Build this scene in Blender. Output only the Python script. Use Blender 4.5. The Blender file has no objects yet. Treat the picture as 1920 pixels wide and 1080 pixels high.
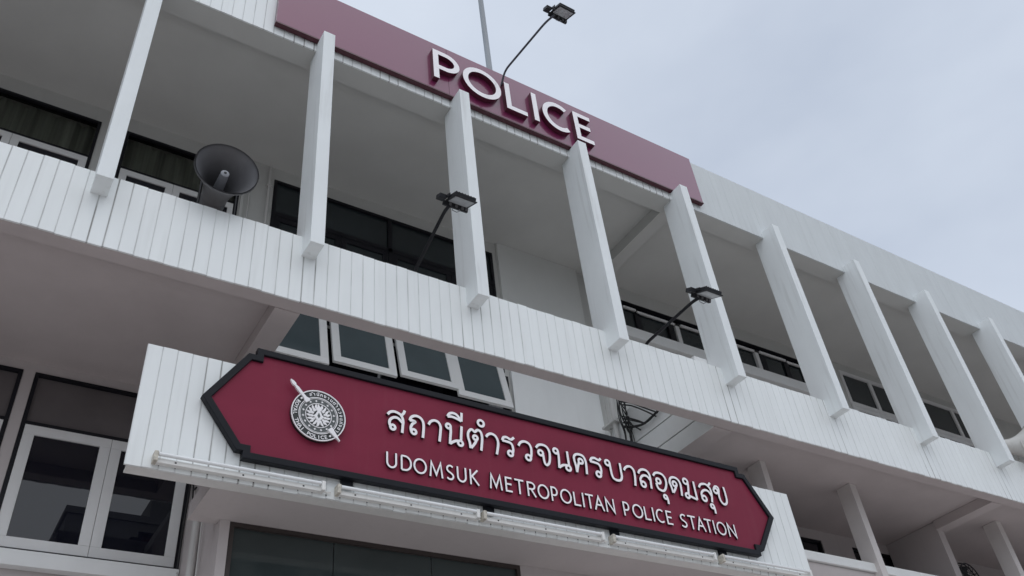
import bpy, bmesh, math, random
from mathutils import Vector, Matrix

rnd = random.Random(7)
scene = bpy.context.scene
COL = scene.collection

# ------------------------------------------------------------------ camera
cam_d = bpy.data.cameras.new('camera')
cam_d.sensor_width = 36.0
cam_d.lens = 31.1055
cam_d.clip_start = 0.05
cam_d.clip_end = 3000
cam = bpy.data.objects.new('camera', cam_d)
COL.objects.link(cam)
cam.location = (-0.18078, -5.06215, 1.6)
cam.rotation_euler = (2.25748247, 0.09548302, -0.55760043)
scene.camera = cam

# ------------------------------------------------------------------ sky and sun (bright overcast)
SUN_EL = math.radians(56)      # veiled sun in front of the facade, a little to the left
world = bpy.data.worlds.new('World')
scene.world = world
world.use_nodes = True
nt = world.node_tree
nt.nodes.clear()
wout = nt.nodes.new('ShaderNodeOutputWorld')
bg = nt.nodes.new('ShaderNodeBackground')
bg.inputs['Strength'].default_value = 0.12
sky = nt.nodes.new('ShaderNodeTexSky')
sky.sky_type = 'NISHITA'
sky.sun_disc = False
sky.sun_elevation = SUN_EL
sky.sun_rotation = math.pi + 0.22
sky.dust_density = 4.0
sky.air_density = 1.0
tc = nt.nodes.new('ShaderNodeTexCoord')
mp = nt.nodes.new('ShaderNodeMapping')
mp.inputs['Scale'].default_value = (1.0, 1.0, 2.2)
mp.inputs['Rotation'].default_value = (0.3, 0.2, 2.6)
n1 = nt.nodes.new('ShaderNodeTexNoise')
n1.inputs['Scale'].default_value = 1.7
n1.inputs['Detail'].default_value = 5
n1.inputs['Roughness'].default_value = 0.5
rp = nt.nodes.new('ShaderNodeValToRGB')
rp.color_ramp.elements[0].position = 0.30
rp.color_ramp.elements[0].color = (3.75, 4.22, 5.05, 1)
rp.color_ramp.elements[1].position = 0.72
rp.color_ramp.elements[1].color = (5.5, 5.98, 6.7, 1)
mx = nt.nodes.new('ShaderNodeMix')
mx.data_type = 'RGBA'
mx.inputs['Factor'].default_value = 0.88
nt.links.new(tc.outputs['Generated'], mp.inputs['Vector'])
nt.links.new(mp.outputs['Vector'], n1.inputs['Vector'])
nt.links.new(n1.outputs['Fac'], rp.inputs['Fac'])
nt.links.new(sky.outputs['Color'], mx.inputs['A'])
nt.links.new(rp.outputs['Color'], mx.inputs['B'])
nt.links.new(mx.outputs['Result'], bg.inputs['Color'])
nt.links.new(bg.outputs['Background'], wout.inputs['Surface'])

sun_d = bpy.data.lights.new('sun', 'SUN')
sun_d.energy = 1.0
sun_d.angle = math.radians(110)
sun_d.color = (0.95, 0.98, 1.0)
sun = bpy.data.objects.new('sun', sun_d)
COL.objects.link(sun)
# light travels towards +y (onto the facade), down, slightly from the left
d = Vector((0.22 * math.cos(SUN_EL), 0.975 * math.cos(SUN_EL), -math.sin(SUN_EL)))
sun.rotation_euler = d.to_track_quat('-Z', 'Y').to_euler()
sun.location = (5, -20, 30)

scene.view_settings.view_transform = 'Standard'
scene.view_settings.look = 'None'
scene.view_settings.exposure = 0.27
scene.view_settings.gamma = 1.0
scene.view_settings.use_curve_mapping = False

# ------------------------------------------------------------------ materials
MATS = {}
def mat(name, color, rough=0.5, spec=0.5, metallic=0.0, coat=0.0, var=0.06, scale=(3, 3, 3), streak=0.0,
        bump=0.0, bump_scale=60.0, grime=(0.25, 0.23, 0.2), ior=None):
    m = bpy.data.materials.new(name)
    m.use_nodes = True
    t = m.node_tree
    b = t.nodes['Principled BSDF']
    b.inputs['Roughness'].default_value = rough
    b.inputs['Specular IOR Level'].default_value = spec
    b.inputs['Metallic'].default_value = metallic
    b.inputs['Coat Weight'].default_value = coat
    b.inputs['Coat Roughness'].default_value = 0.06
    if ior:
        b.inputs['IOR'].default_value = ior
    geo = t.nodes.new('ShaderNodeNewGeometry')
    mpn = t.nodes.new('ShaderNodeMapping')
    mpn.inputs['Scale'].default_value = scale
    t.links.new(geo.outputs['Position'], mpn.inputs['Vector'])
    nz = t.nodes.new('ShaderNodeTexNoise')
    nz.inputs['Scale'].default_value = 1.0
    nz.inputs['Detail'].default_value = 6
    nz.inputs['Roughness'].default_value = 0.6
    t.links.new(mpn.outputs['Vector'], nz.inputs['Vector'])
    mr = t.nodes.new('ShaderNodeMapRange')
    mr.inputs['From Min'].default_value = 0.3
    mr.inputs['From Max'].default_value = 0.7
    mr.inputs['To Min'].default_value = 1.0 - var
    mr.inputs['To Max'].default_value = 1.0 + var * 0.4
    t.links.new(nz.outputs['Fac'], mr.inputs['Value'])
    mul = t.nodes.new('ShaderNodeMix')
    mul.data_type = 'RGBA'
    mul.blend_type = 'MULTIPLY'
    mul.inputs['Factor'].default_value = 1.0
    mul.inputs['A'].default_value = (*color, 1)
    t.links.new(mr.outputs['Result'], mul.inputs['B'])
    last = mul.outputs['Result']
    if streak > 0:
        mp2 = t.nodes.new('ShaderNodeMapping')
        mp2.inputs['Scale'].default_value = (16, 16, 0.9)
        t.links.new(geo.outputs['Position'], mp2.inputs['Vector'])
        n2 = t.nodes.new('ShaderNodeTexNoise')
        n2.inputs['Scale'].default_value = 1.0
        n2.inputs['Detail'].default_value = 4
        t.links.new(mp2.outputs['Vector'], n2.inputs['Vector'])
        r2 = t.nodes.new('ShaderNodeMapRange')
        r2.inputs['From Min'].default_value = 0.56
        r2.inputs['From Max'].default_value = 0.82
        r2.inputs['To Min'].default_value = 0.0
        r2.inputs['To Max'].default_value = streak
        t.links.new(n2.outputs['Fac'], r2.inputs['Value'])
        m2 = t.nodes.new('ShaderNodeMix')
        m2.data_type = 'RGBA'
        t.links.new(r2.outputs['Result'], m2.inputs['Factor'])
        t.links.new(last, m2.inputs['A'])
        m2.inputs['B'].default_value = (*grime, 1)
        last = m2.outputs['Result']
    t.links.new(last, b.inputs['Base Color'])
    if bump > 0:
        nb = t.nodes.new('ShaderNodeTexNoise')
        nb.inputs['Scale'].default_value = bump_scale
        nb.inputs['Detail'].default_value = 3
        t.links.new(geo.outputs['Position'], nb.inputs['Vector'])
        bp = t.nodes.new('ShaderNodeBump')
        bp.inputs['Strength'].default_value = bump
        bp.inputs['Distance'].default_value = 0.01
        t.links.new(nb.outputs['Fac'], bp.inputs['Height'])
        t.links.new(bp.outputs['Normal'], b.inputs['Normal'])
    MATS[name] = m
    return m

mat('plank_white', (0.85, 0.875, 0.868), 0.38, 0.45, var=0.05, scale=(7, 7, 1.2), streak=0.30)
def plank_mat(name, grime_amt, lo, hi):
    m = mat(name, (0.85, 0.875, 0.868), 0.38, 0.45, var=0.04, scale=(7, 7, 1.2), streak=0.10)
    t = m.node_tree
    b = t.nodes['Principled BSDF']
    src = b.inputs['Base Color'].links[0].from_socket
    tcn = t.nodes.new('ShaderNodeTexCoord')
    sep = t.nodes.new('ShaderNodeSeparateXYZ')
    t.links.new(tcn.outputs['Object'], sep.inputs[0])
    ab = t.nodes.new('ShaderNodeMath'); ab.operation = 'ABSOLUTE'
    t.links.new(sep.outputs['X'], ab.inputs[0])
    e = t.nodes.new('ShaderNodeMapRange')
    e.inputs['From Min'].default_value = 0.043
    e.inputs['From Max'].default_value = 0.0515
    t.links.new(ab.outputs[0], e.inputs['Value'])
    geo = t.nodes.new('ShaderNodeNewGeometry')
    mp_ = t.nodes.new('ShaderNodeMapping')
    mp_.inputs['Scale'].default_value = (4.5, 4.5, 2.2)
    t.links.new(geo.outputs['Position'], mp_.inputs['Vector'])
    nn_ = t.nodes.new('ShaderNodeTexNoise')
    nn_.inputs['Scale'].default_value = 1.0
    nn_.inputs['Detail'].default_value = 4
    t.links.new(mp_.outputs['Vector'], nn_.inputs['Vector'])
    e2 = t.nodes.new('ShaderNodeMapRange')
    e2.inputs['From Min'].default_value = lo
    e2.inputs['From Max'].default_value = hi
    e2.inputs['To Min'].default_value = 0.14
    e2.inputs['To Max'].default_value = grime_amt
    t.links.new(nn_.outputs['Fac'], e2.inputs['Value'])
    mu = t.nodes.new('ShaderNodeMath'); mu.operation = 'MULTIPLY'
    t.links.new(e.outputs['Result'], mu.inputs[0])
    t.links.new(e2.outputs['Result'], mu.inputs[1])
    mx_ = t.nodes.new('ShaderNodeMix'); mx_.data_type = 'RGBA'
    t.links.new(mu.outputs[0], mx_.inputs['Factor'])
    t.links.new(src, mx_.inputs['A'])
    mx_.inputs['B'].default_value = (0.16, 0.15, 0.135, 1)
    t.links.new(mx_.outputs['Result'], b.inputs['Base Color'])
plank_mat('plank_clean', 0.42, 0.46, 0.74)
plank_mat('plank_stained', 0.80, 0.36, 0.62)
mat('plank_far', (0.65, 0.68, 0.685), 0.5, 0.3, var=0.06, scale=(5, 5, 1.0), streak=0.12)
mat('fin_white', (0.83, 0.86, 0.86), 0.5, 0.4, var=0.07, scale=(2.5, 2.5, 0.9), streak=0.28, bump=0.08, bump_scale=35)
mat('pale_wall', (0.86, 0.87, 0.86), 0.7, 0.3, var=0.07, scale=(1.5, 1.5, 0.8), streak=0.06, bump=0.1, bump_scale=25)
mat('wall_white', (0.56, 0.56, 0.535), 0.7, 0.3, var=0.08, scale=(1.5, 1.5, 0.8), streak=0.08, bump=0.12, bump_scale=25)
mat('pale_wall_shaded', (0.68, 0.685, 0.66), 0.7, 0.3, var=0.07, scale=(1.5, 1.5, 0.8), bump=0.1, bump_scale=25)
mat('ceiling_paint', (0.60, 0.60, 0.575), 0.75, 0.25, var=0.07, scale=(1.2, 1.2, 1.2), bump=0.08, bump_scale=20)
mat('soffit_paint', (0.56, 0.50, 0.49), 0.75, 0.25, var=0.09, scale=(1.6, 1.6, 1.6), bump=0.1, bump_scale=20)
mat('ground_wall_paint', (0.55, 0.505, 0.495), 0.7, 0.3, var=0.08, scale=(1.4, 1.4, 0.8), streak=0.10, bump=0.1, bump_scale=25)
mat('column_paint', (0.70, 0.66, 0.64), 0.65, 0.3, var=0.08, scale=(2, 2, 0.8), streak=0.12, bump=0.1, bump_scale=25)
mat('groove_dirt', (0.40, 0.39, 0.37), 0.9, 0.1, var=0.6, scale=(5, 5, 1.5))
mat('red_panel', (0.172, 0.016, 0.074), 0.35, 0.35, coat=0.62, var=0.05, scale=(0.8, 0.8, 0.8))
mat('panel_edge', (0.07, 0.012, 0.022), 0.4, 0.5, var=0.1)
mat('letter_return', (0.085, 0.012, 0.030), 0.35, 0.4, coat=0.15, var=0.1)
mat('letter_face', (0.93, 0.89, 0.91), 0.25, 0.5, coat=0.3, var=0.03)
mat('sign_maroon', (0.222, 0.025, 0.054), 0.5, 0.14, var=0.13, scale=(1.1, 1.1, 2.2), streak=0.06, grime=(0.30, 0.16, 0.17))
mat('sign_black', (0.010, 0.011, 0.015), 0.5, 0.2, var=0.2)
mat('thai_letter', (0.95, 0.91, 0.93), 0.3, 0.5, coat=0.5, var=0.03)
mat('thai_return', (0.05, 0.012, 0.018), 0.5, 0.2, var=0.1)  # dark sides: the shade beneath each letter is put into the colour
mat('emblem_dark', (0.018, 0.022, 0.022), 0.35, 0.5, var=0.2)
mat('emblem_silver', (0.92, 0.90, 0.91), 0.3, 0.5, var=0.05)
mat('emblem_grey', (0.10, 0.112, 0.112), 0.4, 0.5, var=0.5, scale=(140, 140, 140))
mat('frame_black', (0.010, 0.010, 0.014), 0.45, 0.25, var=0.2)
mat('frame_white', (0.74, 0.74, 0.73), 0.35, 0.5, var=0.05, scale=(6, 6, 2), streak=0.06)
mat('frame_brown', (0.045, 0.035, 0.032), 0.4, 0.5, var=0.2)
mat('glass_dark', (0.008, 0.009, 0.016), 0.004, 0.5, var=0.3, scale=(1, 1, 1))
mat('glass_green', (0.045, 0.058, 0.058), 0.05, 0.6, var=0.2, scale=(1, 1, 1))
mat('glass_hung', (0.070, 0.092, 0.100), 0.05, 0.6, var=0.2, scale=(1, 1, 1))
mat('glass_upper', (0.026, 0.034, 0.037), 0.06, 0.5, var=0.3, scale=(1, 1, 1))
mat('transom_board', (0.14, 0.125, 0.125), 0.35, 0.25, var=0.15)
mat('curtain', (0.62, 0.66, 0.60), 0.9, 0.1, var=0.6, scale=(9, 9, 0.3))  # strong vertical tone bands paint in the shading of the folds
mat('horn_grey', (0.13, 0.13, 0.137), 0.45, 0.4, var=0.12, scale=(8, 8, 8))
mat('horn_pale', (0.62, 0.61, 0.58), 0.45, 0.4, var=0.08)
mat('horn_tip', (0.30, 0.31, 0.335), 0.45, 0.4, var=0.1)
mat('dark_metal', (0.022, 0.023, 0.026), 0.45, 0.3, var=0.25, scale=(20, 20, 20))
mat('arm_metal', (0.016, 0.016, 0.019), 0.5, 0.2, var=0.2, scale=(20, 20, 20))
mat('arm_grey', (0.075, 0.08, 0.095), 0.5, 0.3, var=0.15, scale=(20, 20, 20))
mat('lamp_glass', (0.42, 0.44, 0.45), 0.12, 0.6, var=0.12, scale=(30, 30, 30))
mat('mast_grey', (0.26, 0.28, 0.30), 0.5, 0.5, metallic=0.3, var=0.15, scale=(10, 10, 1))
mat('fixture_white', (0.80, 0.79, 0.76), 0.4, 0.5, var=0.06, scale=(10, 10, 10), streak=0.12)
mat('tube_white', (0.86, 0.87, 0.87), 0.15, 0.5, var=0.03)
mat('cap_aged', (0.62, 0.58, 0.50), 0.5, 0.4, var=0.4, scale=(40, 40, 40))
mat('pipe_pale', (0.60, 0.59, 0.57), 0.45, 0.4, var=0.1, scale=(12, 12, 2))
mat('cable_black', (0.012, 0.012, 0.013), 0.55, 0.4, var=0.2)
mat('asphalt', (0.06, 0.06, 0.062), 0.9, 0.2, var=0.2, scale=(0.5, 0.5, 0.5))
mat('paving', (0.58, 0.545, 0.52), 0.85, 0.2, var=0.25, scale=(0.6, 0.6, 0.6), bump=0.3, bump_scale=8)
mat('fan_black', (0.015, 0.013, 0.016), 0.4, 0.5, var=0.2)
mat('far_render', (0.30, 0.29, 0.27), 0.8, 0.2, var=0.15, scale=(0.3, 0.3, 0.3))
mat('far_glass', (0.03, 0.035, 0.04), 0.1, 0.5, var=0.2)
mat('rust_stain', (0.30, 0.285, 0.26), 0.8, 0.2, var=0.4, scale=(30, 30, 6))

# glass one can look through a little, with the sky's reflection on it
def see_through(name, tint, fac):
    m = bpy.data.materials.new(name)
    m.use_nodes = True
    t = m.node_tree
    b = t.nodes['Principled BSDF']
    b.inputs['Base Color'].default_value = (*tint, 1)
    b.inputs['Roughness'].default_value = 0.05
    tr = t.nodes.new('ShaderNodeBsdfTransparent')
    tr.inputs['Color'].default_value = (0.72, 0.72, 0.70, 1)
    ms = t.nodes.new('ShaderNodeMixShader')
    ms.inputs['Fac'].default_value = fac
    t.links.new(b.outputs[0], ms.inputs[1])
    t.links.new(tr.outputs[0], ms.inputs[2])
    t.links.new(ms.outputs[0], t.nodes['Material Output'].inputs['Surface'])
    MATS[name] = m
see_through('glass_tinted', (0.02, 0.02, 0.02), 0.9)

# ------------------------------------------------------------------ mesh helpers
class MB:
    def __init__(s):
        s.v, s.f, s.mi = [], [], []
    def add(s, vs, fs, mi=0):
        o = len(s.v)
        s.v += [tuple(q) for q in vs]
        s.f += [tuple(i + o for i in q) for q in fs]
        s.mi += [mi] * len(fs)
        return s
    def box(s, x0, x1, y0, y1, z0, z1, mi=0):
        return s.add([(x0, y0, z0), (x1, y0, z0), (x1, y1, z0), (x0, y1, z0), (x0, y0, z1), (x1, y0, z1), (x1, y1, z1), (x0, y1, z1)],
                     [(0, 3, 2, 1), (4, 5, 6, 7), (0, 1, 5, 4), (1, 2, 6, 5), (2, 3, 7, 6), (3, 0, 4, 7)], mi)
    def quad(s, a, b, c, d2, mi=0):
        return s.add([a, b, c, d2], [(0, 1, 2, 3)], mi)
    def tube(s, pts, r, n=10, mi=0, caps=True):
        pts = [Vector(q) for q in pts]
        rs = r if isinstance(r, (list, tuple)) else [r] * len(pts)
        rings = []
        up = None
        for i, q in enumerate(pts):
            t = (pts[min(i + 1, len(pts) - 1)] - pts[max(i - 1, 0)]).normalized()
            if up is None:
                a = Vector((0, 0, 1)) if abs(t.z) < 0.9 else Vector((1, 0, 0))
                up = t.cross(a).normalized()
            else:
                up = (up - t * up.dot(t)).normalized()
            w = t.cross(up)
            rings.append([q + (up * math.cos(2 * math.pi * k / n) + w * math.sin(2 * math.pi * k / n)) * rs[i] for k in range(n)])
        vs = [q for ring in rings for q in ring]
        fs = []
        for i in range(len(pts) - 1):
            for k in range(n):
                fs.append((i * n + k, i * n + (k + 1) % n, (i + 1) * n + (k + 1) % n, (i + 1) * n + k))
        if caps:
            fs.append(tuple(range(n - 1, -1, -1)))
            fs.append(tuple((len(pts) - 1) * n + k for k in range(n)))
        return s.add(vs, fs, mi)
    def prism_y(s, poly, y0, y1, mi=0, mside=None):
        # polygon in (x, z), counter-clockwise as seen from -y; front at y0
        n = len(poly)
        vs = [(x, y0, z) for x, z in poly] + [(x, y1, z) for x, z in poly]
        s.add(vs, [tuple(range(n))], mi)
        s.add(vs, [tuple(n + k for k in range(n - 1, -1, -1))] + [(k, k + n, (k + 1) % n + n, (k + 1) % n) for k in range(n)], mi if mside is None else mside)
        return s
    def build(s, name, mats, parent=None, smooth=False, bevel=0.0, loc=None):
        if isinstance(mats, str):
            mats = [mats]
        org = Vector(parent['_o']) if parent is not None else (Vector(loc) if loc else Vector((0, 0, 0)))
        me = bpy.data.meshes.new(name)
        me.from_pydata([tuple(Vector(q) - org) for q in s.v], [], s.f)
        for m in mats:
            me.materials.append(MATS[m])
        me.polygons.foreach_set('material_index', s.mi)
        if smooth:
            me.polygons.foreach_set('use_smooth', [True] * len(s.f))
        bm = bmesh.new()
        bm.from_mesh(me)
        bmesh.ops.recalc_face_normals(bm, faces=bm.faces)
        bm.to_mesh(me)
        bm.free()
        if smooth:
            me.set_sharp_from_angle(angle=math.radians(40))
        me.update()
        o = bpy.data.objects.new(name, me)
        COL.objects.link(o)
        o['_o'] = tuple(org)
        if parent is not None:
            o.parent = parent
        else:
            o.location = org
        if bevel:
            bv = o.modifiers.new('bevel', 'BEVEL')
            bv.width = bevel
            bv.segments = 2
            bv.limit_method = 'ANGLE'
        return o

def thing(name, label, cat, loc, group=None):
    o = bpy.data.objects.new(name, None)
    COL.objects.link(o)
    o.location = loc
    o.empty_display_size = 0.1
    o['_o'] = tuple(loc)
    return tag(o, label, cat, group)
def tag(o, label, cat, group=None):
    o['label'] = label
    o['category'] = cat
    if group:
        o['group'] = group
    return o
def copy_tree(o, parent=None, delta=None):
    c = o.copy()
    COL.objects.link(c)
    if parent is not None:
        c.parent = parent
    for ch in list(o.children):
        copy_tree(ch, c)
    return c
def catmull(pts, n=5):
    if len(pts) < 3:
        return list(pts)
    P = [Vector(p) for p in pts]
    P = [P[0] * 2 - P[1]] + P + [P[-1] * 2 - P[-2]]
    out = []
    for i in range(1, len(P) - 2):
        for k in range(n):
            t = k / n
            a, b, c, e = P[i - 1], P[i], P[i + 1], P[i + 2]
            out.append(0.5 * ((2 * b) + (c - a) * t + (2 * a - 5 * b + 4 * c - e) * t * t + (3 * b - a - 3 * c + e) * t ** 3))
    out.append(P[-2])
    return out
def ribbon(mb, pts, w, y0, y1, closed=False, mf=0, ms=1):
    """flat stroke of width w along pts (x, z): front face at y0, sides back to y1"""
    P = []
    for q in pts:
        q = Vector((q[0], q[1]))
        if not P or (q - P[-1]).length > 1e-5:
            P.append(q)
    n = len(P)
    L, Rr = [], []
    for i in range(n):
        if closed:
            a, b = P[i] - P[i - 1], P[(i + 1) % n] - P[i]
        else:
            a = P[i] - P[i - 1] if i > 0 else P[1] - P[0]
            b = P[i + 1] - P[i] if i < n - 1 else P[-1] - P[-2]
        a, b = a.normalized(), b.normalized()
        na, nb = Vector((-a.y, a.x)), Vector((-b.y, b.x))
        m = (na + nb)
        if m.length < 1e-4:
            m = na
        m.normalize()
        k = w / 2 / max(0.34, m.dot(na))
        L.append(P[i] + m * k)
        Rr.append(P[i] - m * k)
    vs = [(q.x, y0, q.y) for q in L] + [(q.x, y0, q.y) for q in Rr] + [(q.x, y1, q.y) for q in L] + [(q.x, y1, q.y) for q in Rr]
    seg = n if closed else n - 1
    mb.add(vs, [(i, (i + 1) % n, n + (i + 1) % n, n + i) for i in range(seg)], mf)
    side = []
    for i in range(seg):
        j = (i + 1) % n
        side.append((i, j, 2 * n + j, 2 * n + i))
        side.append((n + i, n + j, 3 * n + j, 3 * n + i))
    if not closed:
        side.append((0, n, 3 * n, 2 * n))
        side.append((n - 1, 2 * n - 1, 4 * n - 1, 3 * n - 1))
    mb.add(vs, side, ms)

def wall_holes(x0, x1, z0, z1, y0, y1, holes):
    """wall slab with rectangular openings (hx0, hx1, hz0, hz1), reveals included"""
    xs = sorted({x0, x1, *[h[0] for h in holes], *[h[1] for h in holes]})
    zs = sorted({z0, z1, *[h[2] for h in holes], *[h[3] for h in holes]})
    xs = [q for q in xs if x0 <= q <= x1]
    zs = [q for q in zs if z0 <= q <= z1]
    nx, nz = len(xs) - 1, len(zs) - 1
    def solid(i, k):
        if i < 0 or k < 0 or i >= nx or k >= nz:
            return False
        cx, cz = (xs[i] + xs[i + 1]) / 2, (zs[k] + zs[k + 1]) / 2
        return not any(h[0] < cx < h[1] and h[2] < cz < h[3] for h in holes)
    mb = MB()
    for i in range(nx):
        for k in range(nz):
            if not solid(i, k):
                continue
            a, b, c, e = xs[i], xs[i + 1], zs[k], zs[k + 1]
            mb.quad((a, y0, c), (b, y0, c), (b, y0, e), (a, y0, e))
            mb.quad((b, y1, c), (a, y1, c), (a, y1, e), (b, y1, e))
            if not solid(i - 1, k):
                mb.quad((a, y1, c), (a, y0, c), (a, y0, e), (a, y1, e))
            if not solid(i + 1, k):
                mb.quad((b, y0, c), (b, y1, c), (b, y1, e), (b, y0, e))
            if not solid(i, k - 1):
                mb.quad((a, y0, c), (a, y1, c), (b, y1, c), (b, y0, c))
            if not solid(i, k + 1):
                mb.quad((a, y0, e), (b, y0, e), (b, y1, e), (a, y1, e))
    return mb
def mesh_join(mb):
    return mb

# ------------------------------------------------------------------ ground
g = MB()
g.quad((-600, -600, 0), (600, -600, 0), (600, 600, 0), (-600, 600, 0))
go = g.build('ground', 'asphalt')
go['kind'] = 'structure'
fc = MB().box(-16, 26, -15, 0.95, -0.1, 0.006).build('bounce_forecourt', 'paving')  # unseen bright yard, sized to bounce light up onto the facade
fc['kind'] = 'structure'

# ------------------------------------------------------------------ block across the road, seen only as a dark shape in the window glass
o = thing('street_block', 'plain tall block across the road, seen only mirrored in the lower left windows', 'building', (18, -36, 0))
MB().box(3.8, 34, -42, -30, 0, 19.9).build('wall', 'far_render', o)
MB().box(3.7, 34.1, -42.1, -29.9, 19.9, 20.2).box(7.2, 26, -41, -30.3, 20.2, 21.4).build('roof', 'far_render', o)
for iz in range(6):
    for ix in range(9):
        MB().box(5 + ix * 3.2, 7 + ix * 3.2, -30.03, -29.98, 1.2 + iz * 3.15, 2.9 + iz * 3.15).build('window', 'far_glass', o)

# ------------------------------------------------------------------ the police station
B = thing('police_station', 'white two-storey police station with tall vertical fins and plank-clad balcony', 'building', (5, 4, 0))
XL, XR = -7.0, 21.0
YW = 2.05                      # upper wall plane
UP_HOLES = [(-1.423, -0.011, 7.4, 9.261), (0.241, 1.497, 7.4, 9.261), (1.87, 4.807, 7.4, 9.285),  # openings and their windows scaled about the camera from a shallower wall plane
            (6.887, 10.604, 8.72, 9.234), (11.533, 13.002, 7.4, 9.32), (13.629, 15.034, 7.4, 9.32),
            (1.91, 4.85, 6.68, 7.36), (-3.45, -1.83, 7.4, 9.261),
            (-1.444, -0.035, 4.552, 6.10), (-3.038, -1.562, 4.552, 6.10), (0.054, 1.429, 4.552, 6.10),
            (8.584, 9.622, 5.2, 6.046), (10.228, 11.142, 5.2, 6.046)]
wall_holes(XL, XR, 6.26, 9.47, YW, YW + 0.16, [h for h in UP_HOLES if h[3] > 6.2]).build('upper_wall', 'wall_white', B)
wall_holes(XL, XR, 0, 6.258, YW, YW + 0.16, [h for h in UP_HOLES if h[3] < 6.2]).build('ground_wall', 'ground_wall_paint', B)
MB().box(4.872, 6.158, YW - 0.045, YW - 0.003, 5.42, 7.8).build('wall_panel', 'pale_wall', B)  # light reaching the open bay is put into this lighter tone
MB().box(4.872, 6.158, YW - 0.045, YW - 0.003, 7.802, 9.466).build('wall_panel', 'pale_wall_shaded', B)  # same wall, duller above: the weaker light there is painted in
# roof, ceiling and hidden shell
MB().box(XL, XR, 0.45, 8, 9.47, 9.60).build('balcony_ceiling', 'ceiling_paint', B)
MB().box(XL, XR, 7.9, 8.05, 0, 9.47).box(XL - .15, XL, 0.97, 8.05, 0, 9.6).box(XR, XR + .15, 0.97, 8.05, 0, 9.6).build('rear_wall', 'wall_white', B)
MB().box(XL, XR, 0.215, 0.45, 9.305, 10.27).build('roof_beam', 'ceiling_paint', B)
for a, b in ((6.37, 6.56),):
    MB().box(a, b, 0.452, YW - 0.002, 9.31, 9.468).build('ceiling_beam', 'ceiling_paint', B, bevel=0.004)
# balcony slab: open (double height) between the two beams over the entrance
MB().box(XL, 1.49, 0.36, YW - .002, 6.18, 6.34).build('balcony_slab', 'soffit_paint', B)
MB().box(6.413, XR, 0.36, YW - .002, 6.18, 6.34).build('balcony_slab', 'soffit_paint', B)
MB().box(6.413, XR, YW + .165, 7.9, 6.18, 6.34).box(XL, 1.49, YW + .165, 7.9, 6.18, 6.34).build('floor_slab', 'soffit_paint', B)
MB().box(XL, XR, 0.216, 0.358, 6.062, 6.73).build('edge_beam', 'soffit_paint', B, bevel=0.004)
MB().box(1.492, 1.70, 0.36, YW - .004, 6.055, 6.33).build('floor_beam', 'soffit_paint', B, bevel=0.004)
MB().box(6.167, 6.41, 0.36, YW - .004, 6.055, 6.245).build('floor_beam', 'soffit_paint', B, bevel=0.003)
MB().box(6.160, 6.1665, 0.36, YW - .004, 6.057, 6.245).build('side_panel', 'pale_wall', B)  # pale skin puts the light on the beam's side face into its colour
MB().box(10.985, 11.21, 0.36, 1.23, 6.055, 6.178).build('floor_beam', 'soffit_paint', B, bevel=0.004)
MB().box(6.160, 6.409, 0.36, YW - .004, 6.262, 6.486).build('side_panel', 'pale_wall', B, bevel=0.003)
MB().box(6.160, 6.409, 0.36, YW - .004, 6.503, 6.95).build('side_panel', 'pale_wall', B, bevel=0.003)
MB().box(6.19, 6.40, 0.37, YW - .01, 6.24, 6.51).build('panel_backing', 'frame_black', B)

# ---- plank cladding: one profile, shared meshes
def plank_mesh(name, h, m='plank_clean', ch=0.0035):
    w, mb = 0.0524, MB()
    prof = [(-w, 0.016), (-w, ch), (-w + ch, 0.0), (w - ch, 0.0), (w, ch), (w, 0.016)]
    n = len(prof)
    vs = [(x, y, 0) for x, y in prof] + [(x, y, h) for x, y in prof]
    fs = [(i, i + 1, n + i + 1, n + i) for i in range(n - 1)]
    fs += [tuple(range(n - 1, -1, -1)), tuple(range(n, 2 * n)), (n - 1, 0, n, 2 * n - 1)]
    mb.add(vs, fs)
    me = bpy.data.meshes.new(name)
    me.from_pydata(mb.v, [], mb.f)
    me.materials.append(MATS[m])
    bm = bmesh.new(); bm.from_mesh(me)
    bmesh.ops.recalc_face_normals(bm, faces=bm.faces)
    bm.to_mesh(me); bm.free()
    return me, mb
def planks(parent, x0, x1, y, z, h, first, stuff_from=None, stains=()):
    me, mb = plank_mesh('plank', h)
    me2, _ = plank_mesh('plank', h, 'plank_stained')
    po = Vector(parent['_o'])
    _, mb = plank_mesh('plank', h, ch=0.0018)
    x = first
    rest = MB()
    while x < x1:
        if x > x0:
            dz = rnd.uniform(-0.004, 0.004) if stuff_from is None else rnd.uniform(0.004, 0.007)
            dy = rnd.uniform(-0.0012, 0.0012)
            if stuff_from is not None and x > stuff_from:
                rest.add([(a + x, b + y + dy, c + z + dz) for a, b, c in mb.v], mb.f)
            else:
                o = bpy.data.objects.new('plank', me2 if any(-.09 < x - q < .24 for q in stains) else me)
                COL.objects.link(o)
                o.parent = parent
                o.location = Vector((x, y + dy, z + dz)) - po
        x += 0.105
    if rest.v:
        r = rest.build('plank', 'plank_far', parent)
        r['kind'] = 'stuff'

band = MB().box(XL, XR, 0.2165, 0.2185, 6.075, 6.725).build('balcony_band', 'groove_dirt', B)
FX = [-1.60, 0.0, 1.619, 3.179, 4.766, 6.343, 7.972, 9.603, 11.2, 12.817, 14.42]
planks(band, -1.45, 13.6, 0.201, 6.055, 0.685, -1.455, stains=FX)
FXR = [1.2 + .3 * k for k in range(20)]
fasc = MB().box(XL, XR, 0.2105, 0.2145, 9.31, 10.28).build('roof_fascia', 'groove_dirt', B)
planks(fasc, -0.2, 16.5, 0.196, 9.296, 0.988, -0.14, stuff_from=6.78, stains=FXR)
MB().box(XL, XR, 0.2125, 0.47, 10.2805, 10.292).build('parapet_cap', 'plank_far', B)
MB().box(XL, XR, 0.45, 0.47, 9.6, 10.28).build('parapet_back', 'wall_white', B)

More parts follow.
